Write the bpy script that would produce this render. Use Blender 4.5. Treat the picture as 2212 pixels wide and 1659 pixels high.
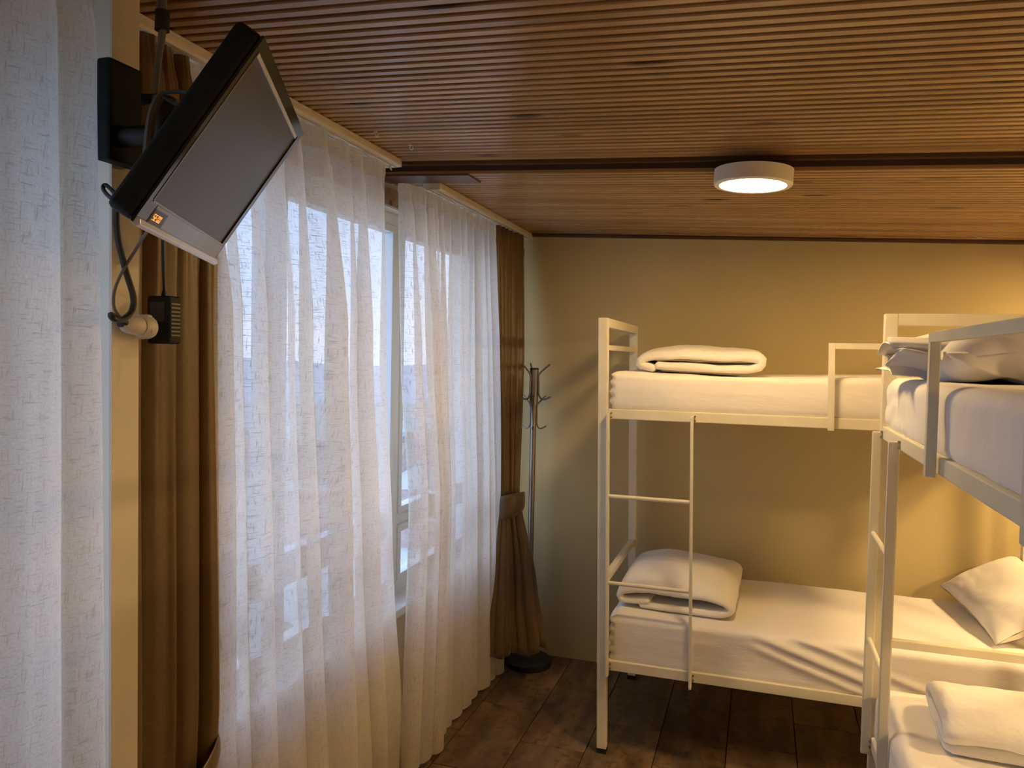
import bpy, bmesh, math, random
from mathutils import Vector, Matrix, noise

random.seed(7)
for o in list(bpy.data.objects): bpy.data.objects.remove(o)
scene = bpy.context.scene
COL = scene.collection
PI = math.pi

# ------------------------------------------------------------------ camera
cam_d = bpy.data.cameras.new('camera'); cam = bpy.data.objects.new('camera', cam_d); COL.objects.link(cam)
R = Vector((0.9508256, 0.30904433, 0.02054931)); U = Vector((-0.03081897, 0.0283849, 0.99912186)); B = Vector((0.30818965, -0.95062395, 0.03651351))
cam.matrix_world = Matrix(((R.x, U.x, B.x, 0), (R.y, U.y, B.y, 0), (R.z, U.z, B.z, 1.7), (0, 0, 0, 1)))
cam_d.sensor_width = 36; cam_d.lens = 1655 / 2212 * 36; cam_d.clip_start = .02; cam_d.clip_end = 400
scene.camera = cam
scene.view_settings.view_transform = 'Standard'; scene.view_settings.look = 'None'
scene.view_settings.exposure = 0.95; scene.view_settings.gamma = 1; scene.view_settings.use_curve_mapping = False

LAMP_COL = (1.0, 0.66, 0.28); LAMP1 = 62.0; LAMP2 = 230.0; FILL3 = 260.0; FILL4 = 80.0; SKY = 1.42  # the last two lamp strengths are for added fill

# ------------------------------------------------------------------ world: pale dusk sky with soft clouds
w = bpy.data.worlds.new('sky'); scene.world = w; w.use_nodes = True
nt = w.node_tree; nt.nodes.clear()
def wn(t, **k):
    n = nt.nodes.new(t)
    for a, b in k.items(): setattr(n, a, b)
    return n
tc = wn('ShaderNodeTexCoord'); sep = wn('ShaderNodeSeparateXYZ'); nt.links.new(tc.outputs['Generated'], sep.inputs[0])
rmp = wn('ShaderNodeValToRGB'); nt.links.new(sep.outputs['Z'], rmp.inputs[0])
e = rmp.color_ramp.elements; e[0].position = 0; e[0].color = (.52, .70, 1.0, 1); e[1].position = .6; e[1].color = (.27, .47, .90, 1)
mp = wn('ShaderNodeMapping'); mp.inputs['Scale'].default_value = (1, 1, 3.2); nt.links.new(tc.outputs['Generated'], mp.inputs[0])
nz = wn('ShaderNodeTexNoise'); nz.inputs['Scale'].default_value = 2.4; nz.inputs['Detail'].default_value = 4; nt.links.new(mp.outputs[0], nz.inputs[0])
cr = wn('ShaderNodeValToRGB'); nt.links.new(nz.outputs[0], cr.inputs[0]); cr.color_ramp.elements[0].position = .45; cr.color_ramp.elements[1].position = .7
mx = wn('ShaderNodeMixRGB'); nt.links.new(cr.outputs[0], mx.inputs[0]); nt.links.new(rmp.outputs[0], mx.inputs[1]); mx.inputs[2].default_value = (.78, .86, 1.0, 1)
bg = wn('ShaderNodeBackground'); nt.links.new(mx.outputs[0], bg.inputs[0]); bg.inputs[1].default_value = SKY
ow = wn('ShaderNodeOutputWorld'); nt.links.new(bg.outputs[0], ow.inputs[0])

# ------------------------------------------------------------------ material helpers
class NT:
    def __init__(s, name):
        s.m = bpy.data.materials.new(name); s.m.use_nodes = True; s.t = s.m.node_tree; s.t.nodes.clear()
        s.out = s.n('ShaderNodeOutputMaterial')
    def n(s, t, **k):
        x = s.t.nodes.new(t)
        for a, b in k.items(): setattr(x, a, b)
        return x
    def l(s, a, b): s.t.links.new(a, b)
    def coords(s, scale=(1, 1, 1), kind='Object', rand=False):
        tc = s.n('ShaderNodeTexCoord'); src = tc.outputs[kind]
        if rand:
            oi = s.n('ShaderNodeObjectInfo'); mu = s.n('ShaderNodeMath', operation='MULTIPLY'); mu.inputs[1].default_value = 37.0
            s.l(oi.outputs['Random'], mu.inputs[0]); va = s.n('ShaderNodeVectorMath', operation='ADD')
            s.l(src, va.inputs[0]); s.l(mu.outputs[0], va.inputs[1]); src = va.outputs[0]
        mp = s.n('ShaderNodeMapping'); mp.inputs['Scale'].default_value = scale; s.l(src, mp.inputs[0]); return mp.outputs[0]
    def noise(s, vec, scale, detail=3, rough=.5):
        x = s.n('ShaderNodeTexNoise'); x.inputs['Scale'].default_value = scale; x.inputs['Detail'].default_value = detail; x.inputs['Roughness'].default_value = rough
        s.l(vec, x.inputs['Vector']); return x.outputs[0]
    def ramp(s, fac, stops):
        r = s.n('ShaderNodeValToRGB'); s.l(fac, r.inputs[0]); el = r.color_ramp.elements
        el[0].position, el[0].color = stops[0][0], (*stops[0][1], 1); el[1].position, el[1].color = stops[-1][0], (*stops[-1][1], 1)
        for p, c in stops[1:-1]:
            q = el.new(p); q.color = (*c, 1)
        return r.outputs[0]
    def mix(s, f, a, b, mode='MIX'):
        x = s.n('ShaderNodeMixRGB', blend_type=mode)
        for i, v in enumerate((f, a, b)):
            if isinstance(v, (int, float)): x.inputs[i].default_value = v
            elif isinstance(v, tuple): x.inputs[i].default_value = (*v, 1)
            else: s.l(v, x.inputs[i])
        return x.outputs[0]
    def bump(s, h, strength=.2, dist=.01):
        b = s.n('ShaderNodeBump'); b.inputs['Strength'].default_value = strength; b.inputs['Distance'].default_value = dist; s.l(h, b.inputs['Height']); return b.outputs[0]
    def pbr(s, col, rough=.5, metal=0, normal=None, **kw):
        p = s.n('ShaderNodeBsdfPrincipled')
        if isinstance(col, tuple): p.inputs['Base Color'].default_value = (*col, 1)
        else: s.l(col, p.inputs['Base Color'])
        if isinstance(rough, (int, float)): p.inputs['Roughness'].default_value = rough
        else: s.l(rough, p.inputs['Roughness'])
        p.inputs['Metallic'].default_value = metal
        if normal: s.l(normal, p.inputs['Normal'])
        for k, v in kw.items(): p.inputs[k.replace('_', ' ')].default_value = v
        s.l(p.outputs[0], s.out.inputs[0]); return s.m

def simple(name, col, rough=.5, metal=0, var=.08, scale=12, bump=.05, **kw):
    t = NT(name); v = t.coords(); n = t.noise(v, scale, 4)
    c = t.ramp(n, [(.3, tuple(x * (1 - var) for x in col)), (.7, tuple(min(1, x * (1 + var)) for x in col))])
    return t.pbr(c, rough, metal, t.bump(n, bump, .004) if bump else None, **kw)

def mat_wood(name, dark, mid, light, rough=.3, knots=True, gs=1.0):
    t = NT(name)
    v = t.coords((.45 * gs, 26 * gs, 26 * gs), rand=True); n1 = t.noise(v, 1.0, 3, .45)
    v2 = t.coords((.9, 1.5, 1.5), rand=True); n2 = t.noise(v2, 1.2, 2)
    c = t.ramp(n1, [(.15, dark), (.5, mid), (.85, light)])
    c = t.mix(t.ramp(n2, [(.35, (.0, .0, .0)), (.65, (1, 1, 1))]), c, t.mix(.55, c, dark), 'MIX')
    nd = t.noise(t.coords((1, 1, 1), rand=True), 3, 2)
    if knots:
        vo = t.n('ShaderNodeTexVoronoi', feature='F1'); vo.inputs['Scale'].default_value = 1.0
        t.l(t.coords((2.2, 9, 9), rand=True), vo.inputs['Vector'])
        k = t.ramp(vo.outputs['Distance'], [(.06, (1, 1, 1)), (.16, (0, 0, 0))])
        c = t.mix(t.mix(1.0, k, (.75, .75, .75), 'MULTIPLY'), c, (.035, .02, .012))
    return t.pbr(c, rough, 0, t.bump(n1, .03, .001))

M = {}
M['slat'] = mat_wood('varnished_pine', (.24, .13, .05), (.46, .27, .115), (.60, .38, .17), .24)
M['groove'] = simple('dark_groove_wood', (.045, .018, .006), .6, var=.2)  # darker than the slats, shows in the gaps between them
M['beam'] = mat_wood('dark_varnished_board', (.06, .026, .012), (.12, .055, .024), (.17, .085, .036), .35)
t = NT('beige_plaster'); v = t.coords(); n = t.noise(v, 1.3, 3); n2 = t.noise(v, 160, 2)
M['wall'] = t.pbr(t.ramp(n, [(.3, (.54, .445, .225)), (.7, (.60, .495, .255))]), .75, 0, t.bump(n2, .12, .002))
M['cream'] = simple('cream_paint', (.72, .66, .55), .5, var=.05, scale=5)
M['rail'] = simple('cream_track_plastic', (.72, .66, .55), .4, var=.03)
M['pvc'] = simple('white_window_plastic', (.78, .8, .82), .3, var=.02, bump=0)
M['frame'] = simple('cream_enamel_steel', (.78, .73, .57), .38, var=.05, scale=8, bump=.03)
M['black'] = simple('black_plastic', (.008, .011, .012), .55, var=.3, scale=40, Specular_IOR_Level=.25)
M['blackmetal'] = simple('black_painted_metal', (.014, .013, .013), .4, var=.3)
M['rubber'] = simple('black_rubber', (.015, .013, .012), .7, var=.2)
M['cable'] = simple('black_cable_sheath', (.02, .02, .019), .45, var=.2)
M['greycable'] = simple('grey_cable_sheath', (.16, .145, .125), .45, var=.15)
M['steel'] = simple('satin_grey_steel', (.30, .27, .24), .32, .85, var=.08, scale=20)
M['whiteplastic'] = simple('off_white_plastic', (.62, .58, .50), .4, var=.04)
M['radiator'] = simple('white_radiator_enamel', (.72, .72, .70), .4, var=.02)
M['lampbody'] = simple('white_lamp_housing', (.80, .74, .62), .45, var=.02)
M['screen'] = simple('matte_screen_glass', (.055, .05, .045), .33, var=.04, bump=0)
M['gloss'] = simple('glossy_black_bezel', (.02, .018, .016), .07, var=.1, bump=0)
M['gold'] = simple('brushed_screen_edge', (.30, .26, .2), .25, .6, var=.1)
M['silver'] = simple('silver_bar_and_glint', (.72, .73, .74), .22, .3, var=.03)  # speaker bar, and the reflection strip along the screen edge
M['chin'] = simple('chin_reflection_grey', (.20, .19, .175), .12, var=.05, bump=0)  # grey of the reflected curtains put into the bezel colour
def emit(name, col, s):
    t = NT(name); e = t.n('ShaderNodeEmission'); e.inputs[0].default_value = (*col, 1); e.inputs[1].default_value = s; t.l(e.outputs[0], t.out.inputs[0]); return t.m
M['led'] = emit('orange_clock_digit', (1, .26, .05), 1.1)
M['lamp1'] = emit('lamp_glow', LAMP_COL, LAMP1); M['lamp2'] = emit('lamp_glow_second', LAMP_COL, LAMP2); M['fill3'] = emit('fill_glow_third', LAMP_COL, FILL3); M['fill4'] = emit('fill_glow_fourth', LAMP_COL, FILL4)

# bed linen
def linen(name, col, bumps=.35):
    t = NT(name); v = t.coords(); n = t.noise(v, 5, 5, .62); n3 = t.noise(t.coords((2, 6, 9)), 2.2, 4, .6)
    hh = t.mix(.5, n, n3)
    return t.pbr(t.ramp(n, [(.3, tuple(c * .96 for c in col)), (.7, col)]), .85, 0, t.bump(hh, bumps, .02), Sheen_Weight=.2)
M['sheet'] = linen('white_cotton_sheet', (.86, .82, .78), .30)
M['duvet'] = linen('white_cotton_duvet', (.85, .82, .78), .55)
M['pillow'] = linen('white_cotton_pillowcase', (.79, .76, .71), .35)
M['board'] = simple('bed_base_board', (.30, .22, .13), .7)

# floor tile: rust-brown wood/stone look
t = NT('rust_brown_floor_tile'); n = t.noise(t.coords((7, 1.6, 3), rand=True), 1.5, 6, .65); n2 = t.noise(t.coords((1, 1, 1), rand=True), 22, 5, .7); n4 = t.noise(t.coords((3, 1, 1), rand=True), 3, 3)
c = t.ramp(n, [(.3, (.070, .040, .017)), (.5, (.15, .088, .038)), (.72, (.29, .18, .085))])
c = t.mix(t.ramp(n2, [(.50, (0, 0, 0)), (.66, (.85, .85, .85))]), c, (.05, .030, .014)); c = t.mix(t.ramp(n4, [(.5, (0, 0, 0)), (.75, (.4, .4, .4))]), c, (.30, .22, .16))
M['tile'] = t.pbr(c, .42, 0, t.bump(n2, .15, .002))
M['grout'] = simple('dark_grout', (.06, .042, .03), .8)

# curtains ------------------------------------------------------------------
def mat_sheer(name, dens, col, tint):
    t = NT(name); tc = t.n('ShaderNodeTexCoord')
    def th(sc, lo, hi, s=1.0):
        mp = t.n('ShaderNodeMapping'); mp.inputs['Scale'].default_value = sc; t.l(tc.outputs['UV'], mp.inputs[0])
        return t.ramp(t.noise(mp.outputs[0], 1.0, 2, .5), [(lo, (0, 0, 0)), (hi, (s, s, s))])
    h1 = th((30, 290, 1), .57, .66); h2 = th((290, 26, 1), .58, .67); fine = th((240, 240, 1), .3, .8, .5); big = th((5, 3, 1), .3, .7)
    thr = t.mix(1.0, h1, h2, 'LIGHTEN')
    diffcol = t.mix(thr, col, tuple(c * .82 for c in col))
    df = t.n('ShaderNodeBsdfDiffuse'); t.l(diffcol, df.inputs[0])
    tl = t.n('ShaderNodeBsdfTranslucent'); t.l(t.mix(thr, tint, tuple(c * .55 for c in tint)), tl.inputs[0])
    m1 = t.n('ShaderNodeMixShader'); m1.inputs[0].default_value = .5; t.l(df.outputs[0], m1.inputs[1]); t.l(tl.outputs[0], m1.inputs[2])
    tr = t.n('ShaderNodeBsdfTransparent')
    m2 = t.n('ShaderNodeMixShader')
    # opacity = dens + threads + fine weave
    a = t.n('ShaderNodeMath', operation='MULTIPLY_ADD'); t.l(thr, a.inputs[0]); a.inputs[1].default_value = .16; a.inputs[2].default_value = dens
    b = t.n('ShaderNodeMath', operation='MULTIPLY_ADD', use_clamp=True); t.l(fine, b.inputs[0]); b.inputs[1].default_value = .28; t.l(a.outputs[0], b.inputs[2])
    t.l(b.outputs[0], m2.inputs[0]); t.l(tr.outputs[0], m2.inputs[1]); t.l(m1.outputs[0], m2.inputs[2]); t.l(m2.outputs[0], t.out.inputs[0])
    return t.m
M['sheer'] = mat_sheer('sheer_linen_voile', .66, (.94, .86, .72), (.96, .97, .97))
M['hem'] = mat_sheer('sheer_linen_doubled_hem', .82, (.94, .86, .70), (.72, .68, .58))
t = NT('brown_satin_drape'); n = t.noise(t.coords((90, 90, 400)), 1, 2); 
M['drape'] = t.pbr(t.ramp(n, [(.3, (.12, .070, .021)), (.7, (.16, .094, .030))]), .36, 0, t.bump(n, .1, .001), Sheen_Weight=.3)
t = NT('window_glass'); gl = t.n('ShaderNodeBsdfGlossy'); gl.inputs['Roughness'].default_value = .02; tr = t.n('ShaderNodeBsdfTransparent')
ms = t.n('ShaderNodeMixShader'); ms.inputs[0].default_value = .06; t.l(tr.outputs[0], ms.inputs[1]); t.l(gl.outputs[0], ms.inputs[2]); t.l(ms.outputs[0], t.out.inputs[0]); M['glass'] = t.m

# outside: distance haze is put into ground, house, leaf and hill colours
M['grass'] = simple('hazed_ground', (.42, .45, .40), .9, var=.4, scale=.15)
M['stucco'] = simple('hazed_house_render', (.72, .72, .70), .9, scale=1)
M['roof'] = simple('hazed_roof_tiles', (.42, .29, .24), .8, var=.15, scale=3)
M['dglass'] = simple('dark_window_pane', (.25, .29, .34), .15, bump=0)
M['leaf'] = simple('hazy_green_leaves', (.26, .33, .22), .9, var=.4, scale=3)
M['bark'] = simple('grey_bark', (.12, .09, .07), .9)
M['hill'] = simple('hazed_hill', (.62, .72, .86), .95, var=.15, scale=.02)

# ------------------------------------------------------------------ mesh helpers
def link(name, me, mat=None, parent=None, smooth=False):
    ob = bpy.data.objects.new(name, me); COL.objects.link(ob)
    if mat is not None and not me.materials: me.materials.append(mat)
    if parent: ob.parent = parent
    if smooth:
        for p in me.polygons: p.use_smooth = True
    return ob
class MB:
    def __init__(s): s.v = []; s.f = []
    def box(s, x0, x1, y0, y1, z0, z1, mtx=None):
        b = len(s.v)
        for x in (x0, x1):
            for y in (y0, y1):
                for z in (z0, z1):
                    p = Vector((x, y, z)); s.v.append(mtx @ p if mtx else p)
        for q in ((0, 1, 3, 2), (4, 6, 7, 5), (0, 4, 5, 1), (2, 3, 7, 6), (0, 2, 6, 4), (1, 5, 7, 3)): s.f.append([b + i for i in q])
        return s
    def prism(s, prof, a, bb, axis='x', mtx=None):      # closed profile (2D) extruded from a to bb
        b = len(s.v); n = len(prof)
        for q in (a, bb):
            for (u, v) in prof:
                p = Vector((q, u, v)) if axis == 'x' else Vector((u, q, v)) if axis == 'y' else Vector((u, v, q))
                s.v.append(mtx @ p if mtx else p)
        s.f.append([b + i for i in range(n)][::-1]); s.f.append([b + n + i for i in range(n)])
        for i in range(n): s.f.append([b + i, b + (i + 1) % n, b + n + (i + 1) % n, b + n + i])
        return s
    def tube(s, pts, r, seg=10, cap=True, rads=None):
        pts = [Vector(p) for p in pts]; rings = []
        d0 = (pts[1] - pts[0]).normalized(); up = Vector((0, 0, 1)) if abs(d0.z) < .9 else Vector((1, 0, 0))
        nx = d0.cross(up).normalized()
        for i, p in enumerate(pts):
            d = (pts[min(i + 1, len(pts) - 1)] - pts[max(i - 1, 0)]).normalized()
            nx = (nx - d * nx.dot(d)).normalized(); ny = d.cross(nx); rr = rads[i] if rads else r; b = len(s.v)
            for k in range(seg):
                a = 2 * PI * k / seg; s.v.append(p + (nx * math.cos(a) + ny * math.sin(a)) * rr)
            rings.append(b)
        for a, b in zip(rings, rings[1:]):
            for k in range(seg): s.f.append([a + k, a + (k + 1) % seg, b + (k + 1) % seg, b + k])
        if cap: s.f.append([rings[0] + k for k in range(seg)][::-1]); s.f.append([rings[-1] + k for k in range(seg)])
        return s
    def lathe(s, prof, cx=0, cy=0, seg=48):             # (r, z) rings about a vertical axis
        rings = []
        for (r, z) in prof:
            b = len(s.v)
            for k in range(seg):
                a = 2 * PI * k / seg; s.v.append(Vector((cx + r * math.cos(a), cy + r * math.sin(a), z)))
            rings.append(b)
        for a, b in zip(rings, rings[1:]):
            for k in range(seg): s.f.append([a + k, a + (k + 1) % seg, b + (k + 1) % seg, b + k])
        s.f.append([rings[0] + k for k in range(seg)][::-1]); s.f.append([rings[-1] + k for k in range(seg)])
        return s
    def make(s, name, mat, parent=None, smooth=False, bevel=0, auto=False, seg=2):
        me = bpy.data.meshes.new(name); me.from_pydata([tuple(v) for v in s.v], [], s.f)
        bm = bmesh.new(); bm.from_mesh(me); bmesh.ops.recalc_face_normals(bm, faces=bm.faces)
        if bevel: bmesh.ops.bevel(bm, geom=[e for e in bm.edges if e.calc_face_angle(0) > .6], offset=bevel, segments=seg, affect='EDGES', profile=.6, clamp_overlap=True)
        bm.to_mesh(me); bm.free(); me.update()
        ob = link(name, me, mat, parent, smooth)
        if auto: shade(ob)
        return ob
def shade(ob, ang=.7):
    me = ob.data
    for p in me.polygons: p.use_smooth = True
    bm = bmesh.new(); bm.from_mesh(me)
    for e in bm.edges:
        if len(e.link_faces) == 2 and e.calc_face_angle(0) > ang: e.smooth = False
    bm.to_mesh(me); bm.free()
def spl(pts, n=6):      # Catmull-Rom
    P = [Vector(p) for p in pts]; P = [P[0] * 2 - P[1]] + P + [P[-1] * 2 - P[-2]]; out = []
    for i in range(1, len(P) - 2):
        for k in range(n):
            u = k / n; a, b, c, d = P[i - 1], P[i], P[i + 1], P[i + 2]
            out.append(.5 * ((2 * b) + (c - a) * u + (2 * a - 5 * b + 4 * c - d) * u * u + (3 * b - a - 3 * c + d) * u ** 3))
    out.append(P[-2]); return out
def thing(name, label, cat, loc=(0, 0, 0), rot=0, group=None):
    o = bpy.data.objects.new(name, None); COL.objects.link(o); o.location = loc; o.rotation_euler = (0, 0, rot); o.empty_display_size = .1
    return tag(o, label, cat, group)
def tag(o, label, cat, group=None):
    o['label'] = label; o['category'] = cat
    if group: o['group'] = group
    return o
def structure(o, label=None):
    o['kind'] = 'structure'
    if label: o['label'] = label
    return o
def nz3(x, y, z): return noise.noise(Vector((x, y, z)))

# ================================================================== ROOM
XL, XR, YF, YB = -1.47, 3.3, -2.6, 4.175
# floor: bed of grout with separate tiles, 0.29 x 0.6, half offset
floor = structure(MB().box(XL - .2, XR, YF, YB, -.1, -.008).make('floor', M['grout']), 'floor of rust brown rectangular tiles')
TW, TL, G = .29, .602, .004
tm = {}
def tile(x0, x1, y0, y1):
    k = (round(x1 - x0, 3), round(y1 - y0, 3))
    if k not in tm:
        o = MB().box(0, k[0], 0, k[1], -.008, 0).make('tile', M['tile'], bevel=.0012, seg=1); tm[k] = o.data; bpy.data.objects.remove(o)
    o = link('tile', tm[k], None, floor); o.location = (x0, y0, random.uniform(-.0006, .0004))
i = 0
xs = -.96 - TW * 2
x = xs
while x < XR - .05:
    a, b = max(x, XL), min(x + TW - G, XR)
    y = 3.19 + (TL / 2 if i % 2 == 1 else 0) - TL * 12
    while y < YB:
        c, d = max(y, YF), min(y + TL - G, YB)
        if d - c > .03: tile(a, b, c, d)
        y += TL
    x += TW; i += 1

# walls
structure(MB().box(XL - .2, XR, YB, YB + .12, -.1, 2.6).make('wall_back', M['wall']), 'beige plastered wall behind the bunk bed')
structure(MB().box(XR, XR + .12, YF, YB + .12, -.1, 2.6).make('wall_right', M['cream']))
structure(MB().box(XL - .2, XR + .12, YF - .12, YF, -.1, 2.6).make('wall_front', M['cream']))
WZ0, WZ1 = .62, 2.30
wl = MB()
WIN = [(-.55, 1.08), (1.30, 3.98)]
wl.box(XL - .2, XL, YF, YB, 0, WZ0); wl.box(XL - .2, XL, YF, YB, WZ1, 2.6)
ycur = YF
for a, b in WIN: wl.box(XL - .2, XL, ycur, a, WZ0, WZ1); ycur = b
wl.box(XL - .2, XL, ycur, YB, WZ0, WZ1)
structure(wl.make('wall_left', M['cream']), 'cream window wall behind the curtains')
structure(MB().box(XL, -1.2, 1.172, 1.245, 0, 2.46).box(-1.2, -1.196, 1.172, 1.182, 0, 2.46).make('trim_1', M['cream'], bevel=.003), 'cream painted post between the two windows')

# ceiling: two levels, sloping down 4.3 % to the right; slats are parts
STEP = 2.725
cb = MB().box(XL - .25, XR + .15, YF - .1, STEP, .013, .09).box(XL - .25, XR + .15, STEP, YB + .1, -.030, .09)
ceiling = structure(cb.make('ceiling', M['groove']), 'ceiling of narrow varnished pine slats with a small step')
ceiling.location = (0, 0, 2.38); ceiling.rotation_euler = (0, math.atan(.0433), 0)
LX0, LX1 = XL - .02, XR + .1
prof = [(-.0125, .014), (-.0125, .003), (-.0105, 0), (.0105, 0), (.0125, .003), (.0125, .014)]
so = MB().prism(prof, LX0, LX1).make('slat', M['slat']); sm = so.data; bpy.data.objects.remove(so)
n1 = int((STEP - .02 - YF) / .04)
for k in range(n1):
    y = STEP - .045 - k * .04
    if y < YF: break
    o = link('slat', sm, None, ceiling); o.location = (0, y, 0)
y = STEP + .0145
while y < YB - .01:
    o = link('slat', sm, None, ceiling); o.location = (0, y, -.043); y += .04
MB().box(LX0, -1.07, STEP - .004, 2.85, -.049, -.043).make('cover_board', M['beam'], ceiling, bevel=.001)
MB().box(LX0, LX1, STEP - .022, STEP, -.012, .011).make('edge_board', M['beam'], ceiling, bevel=.002)
MB().box(LX0, LX1, YB - .018, YB, -.060, -.043).make('corner_bead', M['beam'], ceiling, bevel=.003)

# windows
def window(idx, y0, y1, mull):
    f = MB(); d0, d1 = XL - .115, XL - .055
    f.box(d0, d1, y0, y1, WZ0, WZ0 + .06).box(d0, d1, y0, y1, WZ1 - .05, WZ1)
    f.box(d0, d1, y0, y0 + .05, WZ0 + .06, WZ1 - .05).box(d0, d1, y1 - .05, y1, WZ0 + .06, WZ1 - .05)
    for m in mull: f.box(d0, d1, m - .03, m + .03, WZ0 + .06, WZ1 - .05)
    f.box(d0 + .01, d1 - .01, y0 + .05, y1 - .05, .93, .985)
    fr = structure(f.make('window_%d' % idx, M['pvc'], bevel=.004), 'white framed window behind the curtains')
    ys = [y0 + .05] + [q for m in mull for q in (m - .03, m + .03)] + [y1 - .05]
    for a, b in zip(ys[::2], ys[1::2]):
        for z0, z1 in ((WZ0 + .06, .93), (.985, WZ1 - .05)):
            s = MB(); q = .03
            s.box(d0 + .012, d1 + .006, a, b, z0, z0 + q).box(d0 + .012, d1 + .006, a, b, z1 - q, z1).box(d0 + .012, d1 + .006, a, a + q, z0 + q, z1 - q).box(d0 + .012, d1 + .006, b - q, b, z0 + q, z1 - q)
            s.make('sash', M['pvc'], fr, bevel=.003)
            MB().box(XL - .09, XL - .086, a + .01, b - .01, z0 + .01, z1 - .01).make('pane', M['glass'], fr)
    MB().box(XL - .06, XL + .055, y0 - .03, y1 + .03, WZ0 - .03, WZ0 + .004).make('window_sill', M['pvc'], fr, bevel=.004)
    MB().box(XL, XL + .018, y0 - .05, y1 + .05, WZ1, WZ1 + .07).make('head_casing', M['slat'], fr, bevel=.003)
window(1, WIN[0][0], WIN[0][1], [.3])
window(2, WIN[1][0], WIN[1][1], [2.16, 3.05])

# ================================================================== LAMPS
def lamp(x, y, label, mat, r=.128, disc=.107):
    zc = 2.337 - .0433 * x; h = .052 
    t = thing('ceiling_lamp', label, 'lamp', (x, y, zc - h)); t.rotation_euler = (0, math.atan(.0433), 0)
    MB().lathe([(.02, h), (r, h), (r, .004), (r - .004, 0), (disc + .002, 0), (disc, .003), (.02, .003)], seg=72).make('housing', M['lampbody'], t, auto=True)
    MB().lathe([(.002, .0032), (disc, .0032), (disc - .002, .001), (.002, .001)], seg=72).make('diffuser', mat, t, auto=True)
    return t
lamp(-.045, 2.715, 'round white flush ceiling lamp glowing warm above the bunk beds', M['lamp1'])
lamp(1.95, 3.5, 'second round ceiling lamp near the right wall, outside the picture', M['lamp2'])
lamp(2.3, 1.8, 'added round fill lamp over the right side of the room, outside the picture', M['fill3'])  # added to lift the room light, no such source is known
lamp(2.4, -.6, 'added round fill lamp on the right behind the viewer, outside the picture', M['fill4'])  # another added fill source, out of view

# ================================================================== CURTAIN RAILS
def crail(y0, y1, xe, zoff, label):
    ztop = 2.38 + zoff - .0433 * xe
    t = thing('curtain_rail', label, 'curtain rail', (xe, y0, ztop), 0, None)
    L = y1 - y0
    p = [(-.072, -.001), (-.072, -.026), (-.064, -.030), (-.052, -.030), (-.052, -.022), (-.044, -.022), (-.044, -.030), (-.026, -.030), (-.026, -.022), (-.018, -.022), (-.018, -.030), (-.006, -.030), (0, -.024), (0, -.012), (-.003, -.010), (-.003, -.001)]
    q = [(a, b) for a, b in p]
    MB().prism(q, 0, L, 'y').make('track', M['rail'], t)
    MB().box(-.073, .001, -.004, 0, -.031, 0).make('end_cap', M['rail'], t, bevel=.001)
    MB().box(-.073, .001, L, L + .004, -.031, 0).make('end_cap', M['rail'], t, bevel=.001)
    return t, ztop
r1, zt1 = crail(1.25, 2.65, -1.318, 0, 'cream curtain rail on the ceiling above the near sheer curtain')
r2, zt2 = crail(2.852, YB - .008, -1.245, -.043, 'cream curtain rail on the lower ceiling, ending at the back wall')
r0, zt0 = crail(.0, 1.165, -1.165, 0, 'cream curtain rail left of the post, above the picture')
for (x, y) in ((-1.24, 2.30), (-1.195, 2.47)):
    h = MB().tube(spl([(0, 0, 0), (0, 0, -.010), (.005, .003, -.015), (.010, .0, -.011), (.010, 0, -.006)], 4), .0022, 6).box(-.005, .005, -.004, .004, -.001, .003).make('ceiling_hook', M['rail'])
    h.location = (x, y, 2.38 - .0433 * x - .001); tag(h, 'tiny cream hook in the ceiling beside the near curtain rail, ' + ('nearest its end' if y > 2.4 else 'farther from its end'), 'hook')
hk = MB().box(-.003, .003, -.004, .004, -.012, 0).tube(spl([(0, 0, -.01), (0, .006, -.016), (0, .012, -.012)], 4), .002, 6).make('glider_hook', M['rail'], r1); hk.location = (-.03, 1.37, -.03)

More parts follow.
